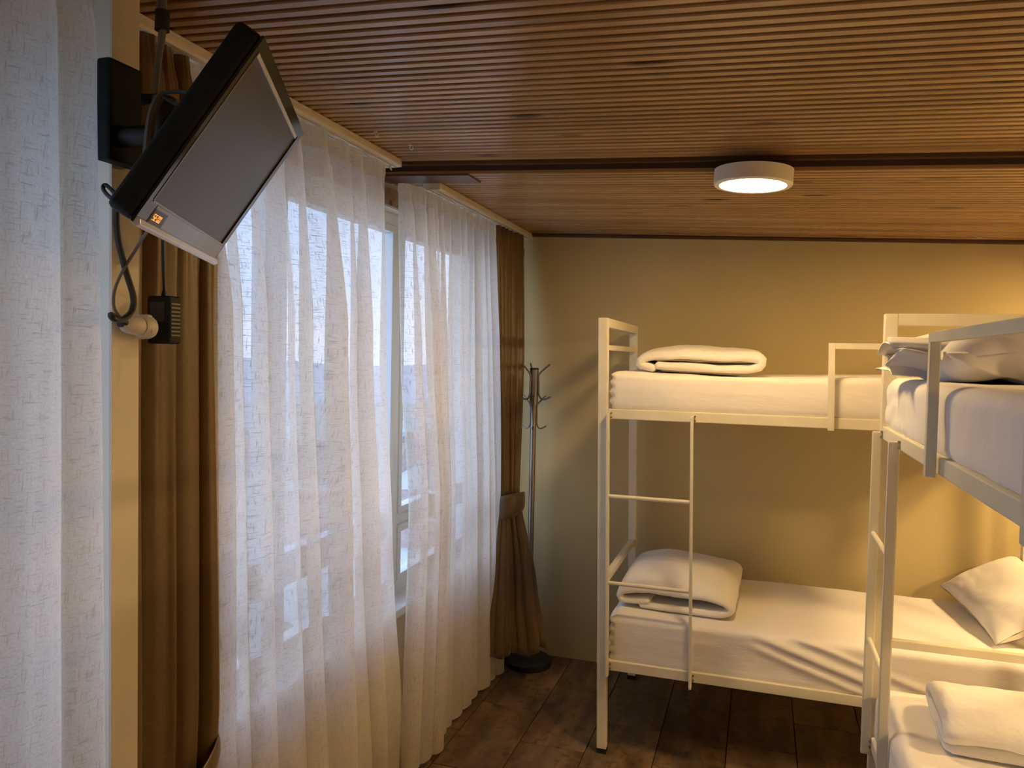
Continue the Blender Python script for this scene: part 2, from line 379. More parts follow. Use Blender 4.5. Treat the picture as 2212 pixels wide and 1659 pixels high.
# ================================================================== CURTAINS
def cloth(name, mat, parent, P0, P1, zf, nf, amp, seed, nu=420, nv=56, z0=0, z1=1, sharp=.0, hdr=True, over=.66, free=None):
    """hanging cloth: P0(v), P1(v) ends of its foot line (x,y) at height parameter v (0 top, 1 bottom); zf(v,u) height; nf folds; amp(v) depth"""
    vs = []; fs = []; uvs = []
    rnd = random.Random(seed); offs = [rnd.uniform(-1, 1) for _ in range(64)]
    cw = [0]; 
    for i in range(nf): cw.append(cw[-1] + rnd.uniform(.55, 1.5))
    cw = [c / cw[-1] for c in cw]; hgt = [rnd.uniform(.6, 1.25) for _ in range(nf)]
    def fold(u):
        for i in range(nf):
            if u <= cw[i + 1] or i == nf - 1:
                s = (u - cw[i]) / (cw[i + 1] - cw[i]); s = min(max(s, 0), 1); return i, s
    rows = []
    for j in range(nv + 1):
        v = z0 + (z1 - z0) * j / nv
        a = Vector(P0(v)); b = Vector(P1(v)); d = (b - a); L = d.length; d.normalize(); nrm = Vector((d.y, -d.x)); row = []
        for i in range(nu + 1):
            u = i / nu; k, s = fold(u)
            A = amp(v) * hgt[k]
            ph = s * 2 * PI
            w = (1 - math.cos(ph)) / 2; w = w ** (1 + sharp)
            off = A * (w - .45)
            sl = -math.sin(ph) * A * over * (1 if v > .03 else .3)      # folds overhang
            wav = nz3(u * 7 + seed, v * .6, seed) * A * .9 + nz3(u * 19, v * .8, seed + 5) * A * .3
            fine = nz3(u * 45, v * 2.0, seed + 9) * A * .07
            if hdr and v < .035: fine += nz3(u * 70, v * 60, seed + 2) * .006
            env = min(1, u / .01, (1 - u) / .01) * .5 + .5
            p = a.lerp(b, u) + nrm * (off * env + wav + fine) + d * (sl + nz3(u * 5, v * 2, seed + 3) * .01 * min(1, u * 8, (1 - u) * 8))
            if free: p = free(p, u, v)
            row.append(len(vs)); vs.append((p.x, p.y, zf(v, u))); uvs.append((u * L * 2.0, v * 2.4))
        rows.append(row)
    for r, q in zip(rows, rows[1:]):
        for i in range(nu): fs.append((r[i], r[i + 1], q[i + 1], q[i]))
    me = bpy.data.meshes.new(name); me.from_pydata(vs, [], fs); uv = me.uv_layers.new(name='UVMap')
    for l in me.loops: uv.data[l.index].uv = uvs[l.vertex_index]
    me.update(); return link(name, me, mat, parent, True)
def lerp(a, b, t): return a + (b - a) * t
def seq(v, keys):
    for (v0, q0), (v1, q1) in zip(keys, keys[1:]):
        if v <= v1:
            t = (v - v0) / (v1 - v0); t = t * t * (3 - 2 * t) * .5 + t * .5; return tuple(lerp(a, b, t) for a, b in zip(q0, q1))
    return keys[-1][1]
def sheer(label, P0, P1, ztop, zbot, nf, amp, seed, ham=.012, free=None, nu=420):
    t = thing('sheer_curtain', label, 'curtain', (P0(0)[0], P0(0)[1], 0))
    off = Vector((P0(0)[0], P0(0)[1]))
    q0 = lambda v: tuple(Vector(P0(v)) - off); q1 = lambda v: tuple(Vector(P1(v)) - off)
    fr = (lambda p, u, v: free(p, u, v)) if free else None
    zf = lambda v, u: ztop + (zbot - ztop) * v + (nz3(u * 30, 1, seed) * ham * .8 if v < .02 else 0) + nz3(u * 9, 3, seed) * .012 * v
    hv = 1 - .09 / (ztop - zbot)
    cloth('panel', M['sheer'], t, q0, q1, zf, nf, amp, seed, z0=.028, z1=hv, free=fr, nu=nu)
    cloth('hem', M['hem'], t, q0, q1, zf, nf, amp, seed, nv=4, z0=hv, z1=1, free=fr, nu=nu)
    cloth('heading_tape', M['hem'], t, q0, q1, zf, nf, amp, seed, nv=4, z0=0, z1=.028, free=fr, nu=nu)
    return t
ampS = lambda v: .024 + .042 * min(1, v / .25) 
sheer('wide translucent linen sheer curtain between the brown drape and the window gap',
      lambda v: seq(v, [(0, (-1.352, 1.42)), (.25, (-1.35, 1.50)), (1, (-1.35, 1.52))]),
      lambda v: seq(v, [(0, (-1.352, 2.60)), (.3, (-1.345, 2.615)), (.6, (-1.34, 2.70)), (1, (-1.33, 2.82))]), zt1 - .034, .035, 10, ampS, 11, nu=560)
def free2(p, u, v):
    if u < .09:
        k = (1 - u / .09) ** 1.5; return Vector((p.x - .05 * k * (1 - .4 * v), p.y))
    return p
sheer('long translucent sheer curtain beside the brown tied drape in the far corner',
      lambda v: seq(v, [(0, (-1.30, 2.70)), (.3, (-1.31, 2.76)), (.55, (-1.31, 2.84)), (1, (-1.29, 2.74))]),
      lambda v: seq(v, [(0, (-1.285, 3.66)), (1, (-1.275, 3.86))]), zt2 - .034, .03, 12, lambda v: .018 + .028 * min(1, v / .25), 23, free=free2, nu=520)
sheer('pale sheer curtain in the left foreground in front of the cream post',
      lambda v: seq(v, [(0, (-1.20, .50)), (1, (-1.20, .42))]),
      lambda v: seq(v, [(0, (-1.195, 1.135)), (.4, (-1.195, 1.15)), (1, (-1.195, 1.165))]), zt0 - .034, .03, 6, lambda v: .028 + .022 * v, 31, nu=360)

def drape(label, P0, P1, zt, zb, nf, amp, seed, tie, group=None):
    t = thing('brown_drape', label, 'curtain', (P0(0)[0], P0(0)[1], 0)); off = Vector(P0(0))
    q0 = lambda v: tuple(Vector(P0(v)) - off); q1 = lambda v: tuple(Vector(P1(v)) - off)
    zf = lambda v, u: zt + (zb - zt) * v + nz3(u * 4, 2, seed) * .05 * v * v
    ob = cloth('panel', M['drape'], t, q0, q1, zf, nf, amp, seed, nu=300, nv=60, sharp=.0, over=.35)
    so = ob.modifiers.new('thick', 'SOLIDIFY'); so.thickness = .0015
    # tie band
    c, rx, ry, z, h, tilt, ang = tie; bm = MB(); N = 40; rings = []
    for r in range(6):
        b = len(bm.v)
        for k in range(N):
            a = 2 * PI * k / N; bul = 1 + .05 * math.sin(PI * r / 5)
            p = Vector((rx * bul * math.cos(a), ry * bul * math.sin(a), 0)); p.rotate(Matrix.Rotation(ang, 3, 'Z'))
            taper = .75 + .25 * math.cos(a - 5.2)
            bm.v.append(Vector((c[0] - off.x + p.x, c[1] - off.y + p.y, z + (r / 5 - .5) * h * taper + tilt[0] * math.cos(a) + tilt[1] * math.sin(a))))
        rings.append(b)
    for a, b in zip(rings, rings[1:]):
        for k in range(N): bm.f.append([a + k, a + (k + 1) % N, b + (k + 1) % N, b + k])
    tb = bm.make('tieback', M['drape'], t, True); tb.modifiers.new('thick', 'SOLIDIFY').thickness = .003
    return t
def ampD2(v):
    return .032 if v < .3 else lerp(.032, .014, (v - .3) / .33) if v < .63 else lerp(.014, .034, min(1, (v - .63) / .25))
drape('brown satin drape gathered by a tieback in the far corner beside the coat stand',
      lambda v: seq(v, [(0, (-1.285, 3.66)), (.3, (-1.28, 3.68)), (.63, (-1.255, 3.72)), (1, (-1.27, 3.62))]),
      lambda v: seq(v, [(0, (-1.27, 4.10)), (.3, (-1.245, 4.04)), (.63, (-1.195, 3.84)), (.85, (-1.09, 3.84)), (1, (-1.02, 3.82))]),
      zt2 - .034, .17, 7, ampD2, 41, ((-1.215, 3.785),   .054, .085, .93, .125, (.012, .012), -.35))
drape('brown satin drape hanging beside the cream post behind the television',
      lambda v: seq(v, [(0, (-1.345, 1.27)), (1, (-1.335, 1.27))]),
      lambda v: seq(v, [(0, (-1.345, 1.55)), (.2, (-1.335, 1.635)), (.68, (-1.33, 1.655)), (1, (-1.32, 1.58))]),
      zt1 - .034, .06, 5, lambda v: .045 + .035 * min(1, v / .1), 57, ((-1.33, 1.45), .07, .185, .60, .12, (.0, .085), .0))

# ================================================================== BUNK BEDS
def rbox(name, mat, parent, lo, hi, r, n=(28, 16, 6), disp=None, loc=(0, 0, 0)):
    bm = bmesh.new(); lo = Vector(lo); hi = Vector(hi); S = hi - lo
    def pr(n_):  # parameters denser at the ends
        return [.5 - .5 * math.cos(PI * i / n_) * (.55 + .45 * abs(math.cos(PI * i / n_))) if False else (i / n_) for i in range(n_ + 1)]
    def grid(ax, side):
        u, v = [a for a in range(3) if a != ax]; rows = []
        for a in pr(n[u]):
            row = []
            for b in pr(n[v]):
                p = Vector((0, 0, 0)); p[ax] = hi[ax] if side else lo[ax]; p[u] = lo[u] + S[u] * a; p[v] = lo[v] + S[v] * b
                row.append(bm.verts.new(p))
            rows.append(row)
        for i in range(len(rows) - 1):
            for j in range(len(rows[0]) - 1): bm.faces.new((rows[i][j], rows[i + 1][j], rows[i + 1][j + 1], rows[i][j + 1]))
    for ax in range(3):
        for sd in (0, 1): grid(ax, sd)
    bmesh.ops.remove_doubles(bm, verts=bm.verts, dist=1e-5); bmesh.ops.recalc_face_normals(bm, faces=bm.faces)
    for v in bm.verts:
        p = v.co; inn = Vector([min(max(p[a], lo[a] + min(r, S[a] / 2.001)), hi[a] - min(r, S[a] / 2.001)) for a in range(3)]); d = p - inn
        if d.length > 1e-6:
            d.normalize(); q = inn + d * r
            v.co = q
            nrm = d
        else: nrm = Vector((0, 0, 1))
        if disp: v.co = v.co + disp(v.co.copy(), nrm)
    me = bpy.data.meshes.new(name); bm.to_mesh(me); bm.free(); o = link(name, me, mat, parent, True); o.location = loc; return o

def bunk(name_label, loc, rot, L, W, lean):
    t = thing('bunk_bed', name_label, 'bed', loc, rot)
    T = .04; H = 1.87
    def sh(mb):
        for v in mb.v: v.x -= lean * v.z
        return mb
    def mk(mb, name, mat=None, bevel=.003, parent=None, **k): return sh(mb).make(name, mat or M['frame'], parent or t, bevel=bevel, **k)
    for x in (0, L - T):
        for y in (0, W - T):
            p = mk(MB().box(x, x + T, y, y + T, .018, H), 'post')
            sh(MB().box(x - .001, x + T + .001, y - .001, y + T + .001, 0, .022)).make('foot_cap', M['rubber'], p, bevel=.002)
        # end frames: top bar, thin bars
        mk(MB().box(x, x + T, T, W - T, H - .04, H), 'head_bar')
        mk(MB().box(x + .008, x + T - .008, T, W - T, 1.733, 1.757), 'head_bar')
        mk(MB().box(x + .006, x + T - .006, T, W - T, 1.445, 1.485), 'end_rail')
        mk(MB().box(x + .006, x + T - .006, T, W - T, .722, .75), 'head_bar')
        mk(MB().box(x + .006, x + T - .006, T, W - T, .365, .405), 'end_rail')
    for z in (.365, 1.443):
        for y in (0.004, W - .034): mk(MB().box(T, L - T, y, y + .03, z, z + .042), 'side_rail')
        base = MB().box(T + .005, L - T - .005, .034, W - .034, z + .012, z + .026)
        mk(base, 'mattress_board', M['board'], 0)
    # ladder: two flat uprights outside the front rails with two rungs
    lad = mk(MB().box(T, T + .012, -.028, .004, .345, 1.468), 'ladder_upright', bevel=.005)
    lad2 = mk(MB().box(.386, .398, -.028, .004, .345, 1.468), 'ladder_upright', bevel=.005)
    for z in (.748, 1.117): mk(MB().tube([(T + .006, -.014, z), (.392, -.014, z)], .0085, 12), 'ladder_rung', bevel=0, auto=True)
    for x, q in ((T + .017, lad), (.403, lad2)):
        for z in (.375, .395, 1.450, 1.468):
            sh(MB().tube([(x, .003, z), (x, -.004, z)], .004, 8)).make('screw', M['steel'], q)
    # guard
    mk(MB().box(.905, .928, -.026, -.003, 1.437, 1.775), 'guard_post', bevel=.002)
    mk(MB().box(.928, L - .004, -.026, -.003, 1.752, 1.775), 'guard_rail', bevel=.002)
    mk(MB().box(L - .028, L - .004, -.026, -.0, 1.437, 1.752), 'guard_post', bevel=.002)
    return t
bunk('cream metal bunk bed along the beige back wall with a two-rung ladder', (-.622, 3.205, 0), 0, 1.84, .845, .021)
bunk('cream metal bunk bed in the right foreground, seen from its ladder side', (.398, 2.92, 0), -PI / 2, 1.64, .84, 0)

def wr(seed, a=.004, s=6):
    def f(p, n): return n * (nz3(p.x * s + seed, p.y * s, p.z * s * 1.5) * a + nz3(p.x * s * 3, p.y * s * 3 + seed, p.z * s * 4) * a * .35)
    return f
def mat_b1_top(p, n):
    sag = -.014 * math.exp(-((p.x + .12) / .35) ** 2) if n.z > .3 else 0
    if n.z > .3: sag += -.012 * max(0, 1 - abs(p.x - .02) / .5) * .3
    out = wr(3)(p, n)
    g = .006 * math.sin(p.z * 160 + p.x * 30) * max(0, 1 - (p.x + .60) / .05) if n.x < -.4 else 0
    return out + Vector((g, 0, sag)) + (Vector((0, -.006 * math.sin(max(0, min(1, (p.z - 1.46) / .18)) * PI), 0)) if n.y < -.5 else Vector((0, 0, 0)))
def mat_b1_low(p, n):
    out = wr(9)(p, n)
    if n.y < -.3:     # long diagonal pulls in the sheet towards the lower right
        t = (p.x - .0) / 1.0
        for c, a, w in ((.0, .016, .018), (.06, .010, .014), (-.05, .012, .016)):
            zz = .60 + c - .14 * max(0, p.x + .02) / .45
            out += Vector((0, -a * math.exp(-((p.z - zz) / w) ** 2) * max(0, min(1, (p.x + .08) * 4)), 0))
    if n.x < -.4: out += Vector((.006 * math.sin(p.z * 150) , 0, 0))
    return out
def mtag(o, label): return tag(o, label, 'mattress')
def mattress(label, lo, hi, r, n, disp, lean=0):
    """sheeted mattress: top-level mesh, origin on the bed board under its corner"""
    c = Vector((lo[0], lo[1], lo[2]))
    f = (lambda p, nn: disp(p + c, nn)) if disp else None
    o = rbox('mattress', M['sheet'], None, (0, 0, 0), tuple(Vector(hi) - c), r, n, f, tuple(c)); return mtag(o, label)
mattress('white sheeted mattress on the upper bunk by the back wall', (-.608, 3.222, 1.472), (1.12, 4.03, 1.648), .035, (150, 50, 22), mat_b1_top)
mattress('white sheeted mattress on the lower bunk by the back wall', (-.583, 3.222, .394), (1.14, 4.03, .600), .03, (170, 50, 26), mat_b1_low)
def mat_b2_top(p, n):
    o = wr(17, .005, 5)(p, n)
    if p.y > 2.5: o += n * (.010 * abs(nz3(p.x * 9, p.y * 9, p.z * 14)) )
    return o
mattress('white sheeted mattress on the upper bunk of the foreground bed', (.408, 1.335, 1.472), (1.19, 2.868, 1.652), .04, (44, 90, 18), mat_b2_top)
mattress('white sheeted mattress on the lower bunk of the foreground bed', (.405, 1.335, .394), (1.19, 2.868, .60), .05, (44, 90, 18), wr(21, .005, 5))

# folded duvets: a thick padded layer folded over itself; centre line in (s, z), extruded along the other axis
def folded(label, loc, rot, path, thick, depth, crown, seed, taper=.75, slope=0, nm='folded_duvet', cat='duvet', nd=30, npth=90):
    pts = spl([(a, 0, b) for a, b in path], 14)
    # resample
    ds = [0]
    for a, b in zip(pts, pts[1:]): ds.append(ds[-1] + (b - a).length)
    def at(s):
        s *= ds[-1]
        for i in range(len(pts) - 1):
            if s <= ds[i + 1] + 1e-9: return pts[i].lerp(pts[i + 1], (s - ds[i]) / max(1e-9, ds[i + 1] - ds[i]))
        return pts[-1]
    C = [at(i / npth) for i in range(npth + 1)]
    prof = []; half = []
    for i, p in enumerate(C):
        d = (C[min(i + 1, npth)] - C[max(i - 1, 0)]).normalized(); nn = Vector((-d.z, 0, d.x)); half.append((p, nn, d))
    zmin = 0
    vs = []; fs = []; rows = []
    for j in range(nd + 1):
        v = j / nd; yy = (v - .5) * depth
        e = (1 - abs(2 * v - 1) ** 6) ** .5 * (1 - taper) + taper if 0 < v < 1 else .35
        loop = []
        def add(p, q):
            cr = crown * math.sin(PI * v) ** .6 * max(0, math.sin(PI * min(1, max(0, (p.x) / path_w)))) ** .7 if p.z > zmid else 0
            px = p.x + q.x; pz = max(.0, (p.z + q.z)) * (1 if True else 1) + cr + slope * (v) * (1 if p.z > zmid else .15)
            k = .5 + .5 * e
            nse = nz3(px * 9 + seed, yy * 9, pz * 14) * .007 + (.5 - abs(nz3(px * 15 + yy * 9, yy * 22 - px * 6, pz * 20 + seed))) * .006 - .003
            yo = yy + nz3(px * 6, seed, pz * 9) * .012 
            loop.append(len(vs)); vs.append((px + nse, yo, max(0.0, pz + nse * (1 if pz > .012 else 0))))
        path_w = max(a for a, b in path); zmid = thick * 1.15
        for p, nn, d in half: add(p, nn * (thick / 2 * e))
        p, nn, d = half[-1]
        for k in range(1, 5):
            a = PI * k / 5; add(p, (nn * math.cos(a) + d * math.sin(a)) * (thick / 2 * e))
        for p, nn, d in reversed(half): add(p, -nn * (thick / 2 * e))
        p, nn, d = half[0]
        for k in range(1, 5):
            a = PI * k / 5; add(p, (-nn * math.cos(a) - d * math.sin(a)) * (thick / 2 * e))
        rows.append(loop)
    n = len(rows[0])
    for a, b in zip(rows, rows[1:]):
        for i in range(n): fs.append((a[i], a[(i + 1) % n], b[(i + 1) % n], b[i]))
    # caps as ribbon strips between both sides of the layer
    m = npth + 1
    for row, flip in ((rows[0], 0), (rows[-1], 1)):
        for i in range(m - 1):
            a, b, c, d_ = row[i], row[i + 1], row[m + 4 + (m - 1 - i - 1)], row[m + 4 + (m - 1 - i)]
            fs.append((a, d_, c, b) if not flip else (a, b, c, d_))
        fs.append(tuple([row[m - 1]] + row[m:m + 4] + [row[m + 4]])); fs.append(tuple([row[0], row[2 * m + 4]] + row[2 * m + 4:][1:][::1])) if False else fs.append(tuple([row[2 * m + 3]] + row[2 * m + 4:] + [row[0]]))
    me = bpy.data.meshes.new(nm); me.from_pydata(vs, [], fs)
    bm = bmesh.new(); bm.from_mesh(me); bmesh.ops.recalc_face_normals(bm, faces=bm.faces); bm.to_mesh(me); bm.free()
    o = link(nm, me, M['duvet'], None, True); o.location = loc; o.rotation_euler = (0, 0, rot); tag(o, label, cat)
    return o
T1 = .042
folded('white duvet folded flat on the upper bunk by the back wall', (-.525, 3.58, 1.644), .02,
       [(.10, .028), (.30, .022), (.48, .022), (.525, .046), (.49, .068), (.36, .066), (.16, .070), (.045, .060), (.020, .034), (.07, .018)], .040, .46, .025, 2, slope=.015)
folded('plump white duvet folded at the ladder end of the lower bunk', (-.575, 3.62, .60), -.03,
       [(.12, .020), (.30, .018), (.45, .020), (.495, .045), (.46, .075), (.33, .082), (.15, .085), (.05, .075), (.022, .050), (.06, .034), (.14, .040)], .038, .56, .055, 5, slope=.03)
folded('white duvet folded on the lower bunk of the foreground bed', (.50, 2.335, .60), PI / 2 - .06,
       [(.05, .022), (.18, .02), (.33, .022), (.375, .05), (.33, .078), (.2, .084), (.07, .082), (.03, .06), (.07, .042), (.16, .046)], .036, .62, .03, 8, slope=0)
# shift: after the turn the extrusion runs along -x..; centre it over the bed
bpy.data.objects['folded_duvet.002'].location = (.83, 2.345, .60)

def pillow(name, label, loc, size, rotm, seed, mat='pillow', pw=2.6):
    bm = bmesh.new(); n = 44; A, Bq, Cq = size; vs = []
    for side in (1, -1):
        rows = []
        for i in range(n + 1):
            row = []
            for j in range(n + 1):
                u = -1 + 2 * i / n; v = -1 + 2 * j / n
                prof = max(0, (1 - abs(u) ** pw) * (1 - abs(v) ** pw)) ** .55
                pinch = 1 - .10 * (1 - abs(v) ** 2) * abs(u) ** 6 ; pin2 = 1 - .10 * (1 - abs(u) ** 2) * abs(v) ** 6
                x = u * A / 2 * pinch; y = v * Bq / 2 * pin2
                z = side * Cq / 2 * prof
                w = nz3(x * 7 + seed, y * 7, side) * .012 * prof + abs(nz3(x * 16, y * 9 + seed, side * 2)) * .008 * (1 - prof * .5)
                row.append(bm.verts.new((x, y, z + w * side)))
            rows.append(row)
        for i in range(n):
            for j in range(n): bm.faces.new((rows[i][j], rows[i + 1][j], rows[i + 1][j + 1], rows[i][j + 1]))
    bmesh.ops.remove_doubles(bm, verts=bm.verts, dist=1e-4); bmesh.ops.recalc_face_normals(bm, faces=bm.faces)
    me = bpy.data.meshes.new(name); bm.to_mesh(me); bm.free(); o = link(name, me, M[mat], None, True)
    o.matrix_world = Matrix.Translation(loc) @ rotm.to_4x4(); return tag(o, label, 'pillow')
from mathutils import Euler
pillow('pillow', 'white pillow propped at the right end of the lower bunk by the wall', (1.03, 3.74, .718), (.36, .70, .15), Euler((.05, -.50, .06)).to_matrix(), 3)
def rum(p, n):
    q = p.x * 9 + p.z * 26 - p.y * 4
    ridge = (1 - abs(nz3(q * .45, p.y * 5, p.x * 3)) * 2.2) ** 3 if abs(nz3(q * .45, p.y * 5, p.x * 3)) < .45 else 0
    out = n * (.020 * nz3(p.x * 5, p.y * 6, p.z * 6) + .010 * nz3(p.x * 12, p.y * 9, p.z * 22 + p.x * 10) + .008 * ridge)
    out.z += -.030 * max(0, 1 - (p.x + .36) / .25) ** 1.5 * (1 if p.z > 0 else 0) + .006 * math.exp(-((p.x - .05) / .2) ** 2) * (1 if p.z > 0 else 0)
    return out
up = rbox('pillow', M['pillow'], None, (-.36, -.24, -.080), (.36, .24, .068), .066, (110, 60, 30), rum, (.82, 2.50, 1.736))
tag(up, 'rumpled pillow with an open frilled end at the far end of the upper foreground bunk', 'pillow')
bpy.context.view_layer.update()
# open, crumpled end of the pillowcase hanging over the mattress corner
bm = MB(); N = 64; K = 14; rings = []
for r in range(K + 1):
    s = r / K; b = len(bm.v)
    for k in range(N):
        a = 2 * PI * k / N; ru = 1 + (.13 * math.sin(a * 5 + s * 4) + .09 * math.sin(a * 9 + 1 + s * 2)) * s ** .7 + .03 * math.sin(a * 17) * s
        hh = .074 - .060 * s + .042 * s * s
        bm.v.append(Vector((.50 - .145 * s + .016 * math.sin(a * 4 + 1) * s, 2.50 + math.cos(a) * (.19 - .06 * s) * ru, 1.728 - .006 * s + .026 * s * math.cos(a + 2.6) + math.sin(a) * hh * ru + .010 * s * math.sin(a * 6))))
    rings.append(b)
for a, b in zip(rings, rings[1:]):
    for k in range(N): bm.f.append([a + k, a + (k + 1) % N, b + (k + 1) % N, b + k])
fl = bm.make('pillowcase_end', M['pillow'], None, True); fl.modifiers.new('thick', 'SOLIDIFY').thickness = .003
fl.parent = up; fl.matrix_parent_inverse = up.matrix_world.inverted()

# ================================================================== COAT STAND
cs = thing('coat_stand', 'grey metal coat stand with curved hooks and a round black base', 'coat stand', (-1.175, 4.015, 0))
MB().lathe([(.128, 0), (.130, .012), (.128, .030), (.118, .038), (.03, .042)], seg=64).make('base', M['blackmetal'], cs, auto=True)
MB().lathe([(.0165, .04), (.0165, 1.44)], seg=28).make('pole', M['steel'], cs, auto=True)
MB().lathe([(.0175, 1.42), (.0235, 1.44), (.0235, 1.628)], seg=32).make('sleeve', M['steel'], cs, auto=True)
MB().lathe([(.0245, 1.628), (.0245, 1.636), (.02, 1.638)], seg=32).make('top_cap', M['blackmetal'], cs, auto=True)
def hook(ang, zt, zb, sc=1.0, r=.0048, r0=.028):
    p = [(r0 + .062 * sc, zt + .035 * sc), (r0 + .03 * sc, zt + .008 * sc), (r0, zt - .025), (r0, (zt + zb) / 2), (r0, zb + .03), (r0 + .012 * sc, zb + .006), (r0 + .035 * sc, zb), (r0 + .068 * sc, zb + .015 * sc)]
    c, s = math.cos(ang), math.sin(ang)
    MB().tube(spl([(a * c, a * s, b) for a, b in p], 6), r, 10).make('hook', M['steel'], cs, auto=True)
for a in (-.05, 2.1, 4.15): hook(a, 1.625, 1.468)
for a in (.75, 2.8, 4.95): hook(a, 1.455, 1.305, .85, .0042, .022)

# ================================================================== RADIATOR
rd = thing('radiator', 'white panel radiator under the window behind the near sheer curtain', 'radiator', (-1.43, 1.6, 0))
rb = MB().box(-.012, .030, 0, 1.22, .10, .50)
rb.make('panel', M['radiator'], rd, bevel=.006)
g = MB()
for k in range(46): g.box(-.010, .028, .012 + k * .026, .020 + k * .026, .5, .506)
gg = g.make('grille', M['radiator'], rd); gg['kind'] = 'stuff'
for yy in (.12, 1.1): MB().box(-.012, .02, yy - .02, yy + .02, 0, .10).make('bracket', M['radiator'], rd)

# ================================================================== TELEVISION
D = Vector((-.873, .892, 1.883)); Wv = Vector((-.449, .894, -.002)).normalized(); Uv = Vector((.488, .247, .837)); Nv = Vector((.748, .375, -.547))
Uv = (Uv - Wv * Uv.dot(Wv)).normalized(); Nv = Uv.cross(Wv); Nv = Nv if Nv.x > 0 else -Nv
F = Matrix(((Wv.x, Uv.x, Nv.x, D.x), (Wv.y, Uv.y, Nv.y, D.y), (Wv.z, Uv.z, Nv.z, D.z), (0, 0, 0, 1)))
tv = thing('television', 'flat television tilted down from the wall arm, clock glowing orange on its bezel', 'television'); tv.matrix_world = F
TWd, THt = .4957, .3348
def rr(x0, x1, y0, y1, r, n=5):
    out = []
    for cx_, cy_, a0 in ((x1 - r, y1 - r, 0), (x0 + r, y1 - r, PI / 2), (x0 + r, y0 + r, PI), (x1 - r, y0 + r, 1.5 * PI)):
        for k in range(n + 1): out.append((cx_ + r * math.cos(a0 + PI / 2 * k / n), cy_ + r * math.sin(a0 + PI / 2 * k / n)))
    return out
MB().prism(rr(0, TWd, 0, THt, .012), -.046, -.004, 'z').make('casing', M['black'], tv, bevel=.013, seg=4)
MB().prism(rr(.10, TWd - .10, .08, THt - .08, .03), -.075, -.046, 'z').make('back_bulge', M['black'], tv, bevel=.006)
# front bezel ring, bulging slightly at the chin, as a frame around the recessed screen
SX0, SX1, SY0, SY1 = .020, .473, .044, .315
bz = MB(); o_, i_ = [(0.001, 0.001), (TWd - .001, .001), (TWd - .001, THt - .001), (.001, THt - .001)], [(SX0, SY0), (SX1, SY0), (SX1, SY1), (SX0, SY1)]
for z in (-.004, 0):
    for q in (o_, i_):
        for (a, b) in q: bz.v.append(Vector((a, b, z)))
for k in range(4):
    l = (k + 1) % 4
    bz.f += [[8 + k, 8 + l, 12 + l, 12 + k], [k, 4 + k, 4 + l, l], [k, l, 8 + l, 8 + k], [4 + k, 12 + k, 12 + l, 4 + l]]
bz.make('bezel', M['gloss'], tv)
MB().box(SX0 - .002, SX1 + .002, SY0 - .002, SY1 + .002, -.0045, -.0028).make('screen', M['screen'], tv)
e_ = MB().box(SX0 - .003, SX0, SY0, SY1, -.003, .001).box(SX0, SX1, SY0 - .003, SY0, -.003, .001)
e_.make('screen_edge', M['gold'], tv)
MB().box(SX0, SX1 - .012, SY1 - .008, SY1 - .001, -.003, .0012).make('screen_glint', M['silver'], tv, bevel=.0006)  # bright reflection at the screen's upper edge, put in as a strip
ch = MB().prism([(.0, -.006), (.0105, -.002), (.0105, .006), (.004, .0105), (-.003, .006)], .002, TWd - .004, 'x')
for v in ch.v: pass
ch.make('speaker_bar', M['silver'], tv, bevel=.001)
MB().box(.046, SX1 + .012, .0075, SY0 - .004, -.002, .0008).make('chin_reflection', M['chin'], tv, bevel=.0006)  # reflection on the glossy black bezel, put in as a grey panel
MB().box(.047, .108, .0085, .0345, -.0005, .0015).make('clock_window', M['screen'], tv, bevel=.0006)
# seven segment glyphs  S E 0 0
SEG = {'5': 'afgcd', 'E': 'afged', '0': 'abcdef'}
def seg7(chx, x0, y0, w_, h_, name):
    b = MB(); s = .0012; m = y0 + h_ / 2
    R_ = {'a': (x0, x0 + w_, y0 + h_ - s, y0 + h_), 'd': (x0, x0 + w_, y0, y0 + s), 'g': (x0, x0 + w_, m - s / 2, m + s / 2),
          'f': (x0, x0 + s, m + s / 2, y0 + h_ - s), 'b': (x0 + w_ - s, x0 + w_, m + s / 2, y0 + h_ - s), 'e': (x0, x0 + s, y0 + s, m - s / 2), 'c': (x0 + w_ - s, x0 + w_, y0 + s, m - s / 2)}
    for q in SEG[chx]: b.box(*R_[q], .0015, .0019)
    b.make('clock_digit', M['led'], tv)
for c_, xx in (('5', .054), ('E', .063), ('0', .074), ('0', .083)): seg7(c_, xx, .0165, .0065, .011, 'd')
b = MB().box(.455, .461, .0150, .0155, .0, .0006).box(.455, .4555, .0155, .022, 0, .0006).box(.455, .461, .022, .0225, 0, .0006); b.make('bezel_mark', M['black'], tv)
tv_back = F @ Vector((.25, .17, -.075))

# wall arm
ar = thing('wall_arm', 'black wall plate and swivel arm holding the television on the cream post', 'tv bracket', (-1.19, 1.17, 2.14))
def loc(p, o): return Vector(p) - o.location
MB().box(-.006, .026, -.035, .047, -.09, .10).make('wall_plate', M['black'], ar, bevel=.006)
MB().tube([loc(p, ar) for p in ((-1.165, 1.17, 2.10), (-1.08, 1.18, 2.10))], .020, 16).make('arm', M['blackmetal'], ar, auto=True)
MB().tube([loc(p, ar) for p in ((-1.08, 1.18, 2.06), (-1.08, 1.18, 2.17))], .022, 18).make('joint', M['blackmetal'], ar, auto=True)
MB().tube([loc(p, ar) for p in ((-1.08, 1.18, 2.10), tuple(tv_back - Vector((.02, .01, 0))))], .017, 16).make('arm', M['blackmetal'], ar, auto=True)
vm = MB().prism(rr(-.05, .05, -.05, .05, .01), -.012, 0, 'z', Matrix.Translation(-ar.location) @ F @ Matrix.Translation(Vector((.25, .17, -.075))))
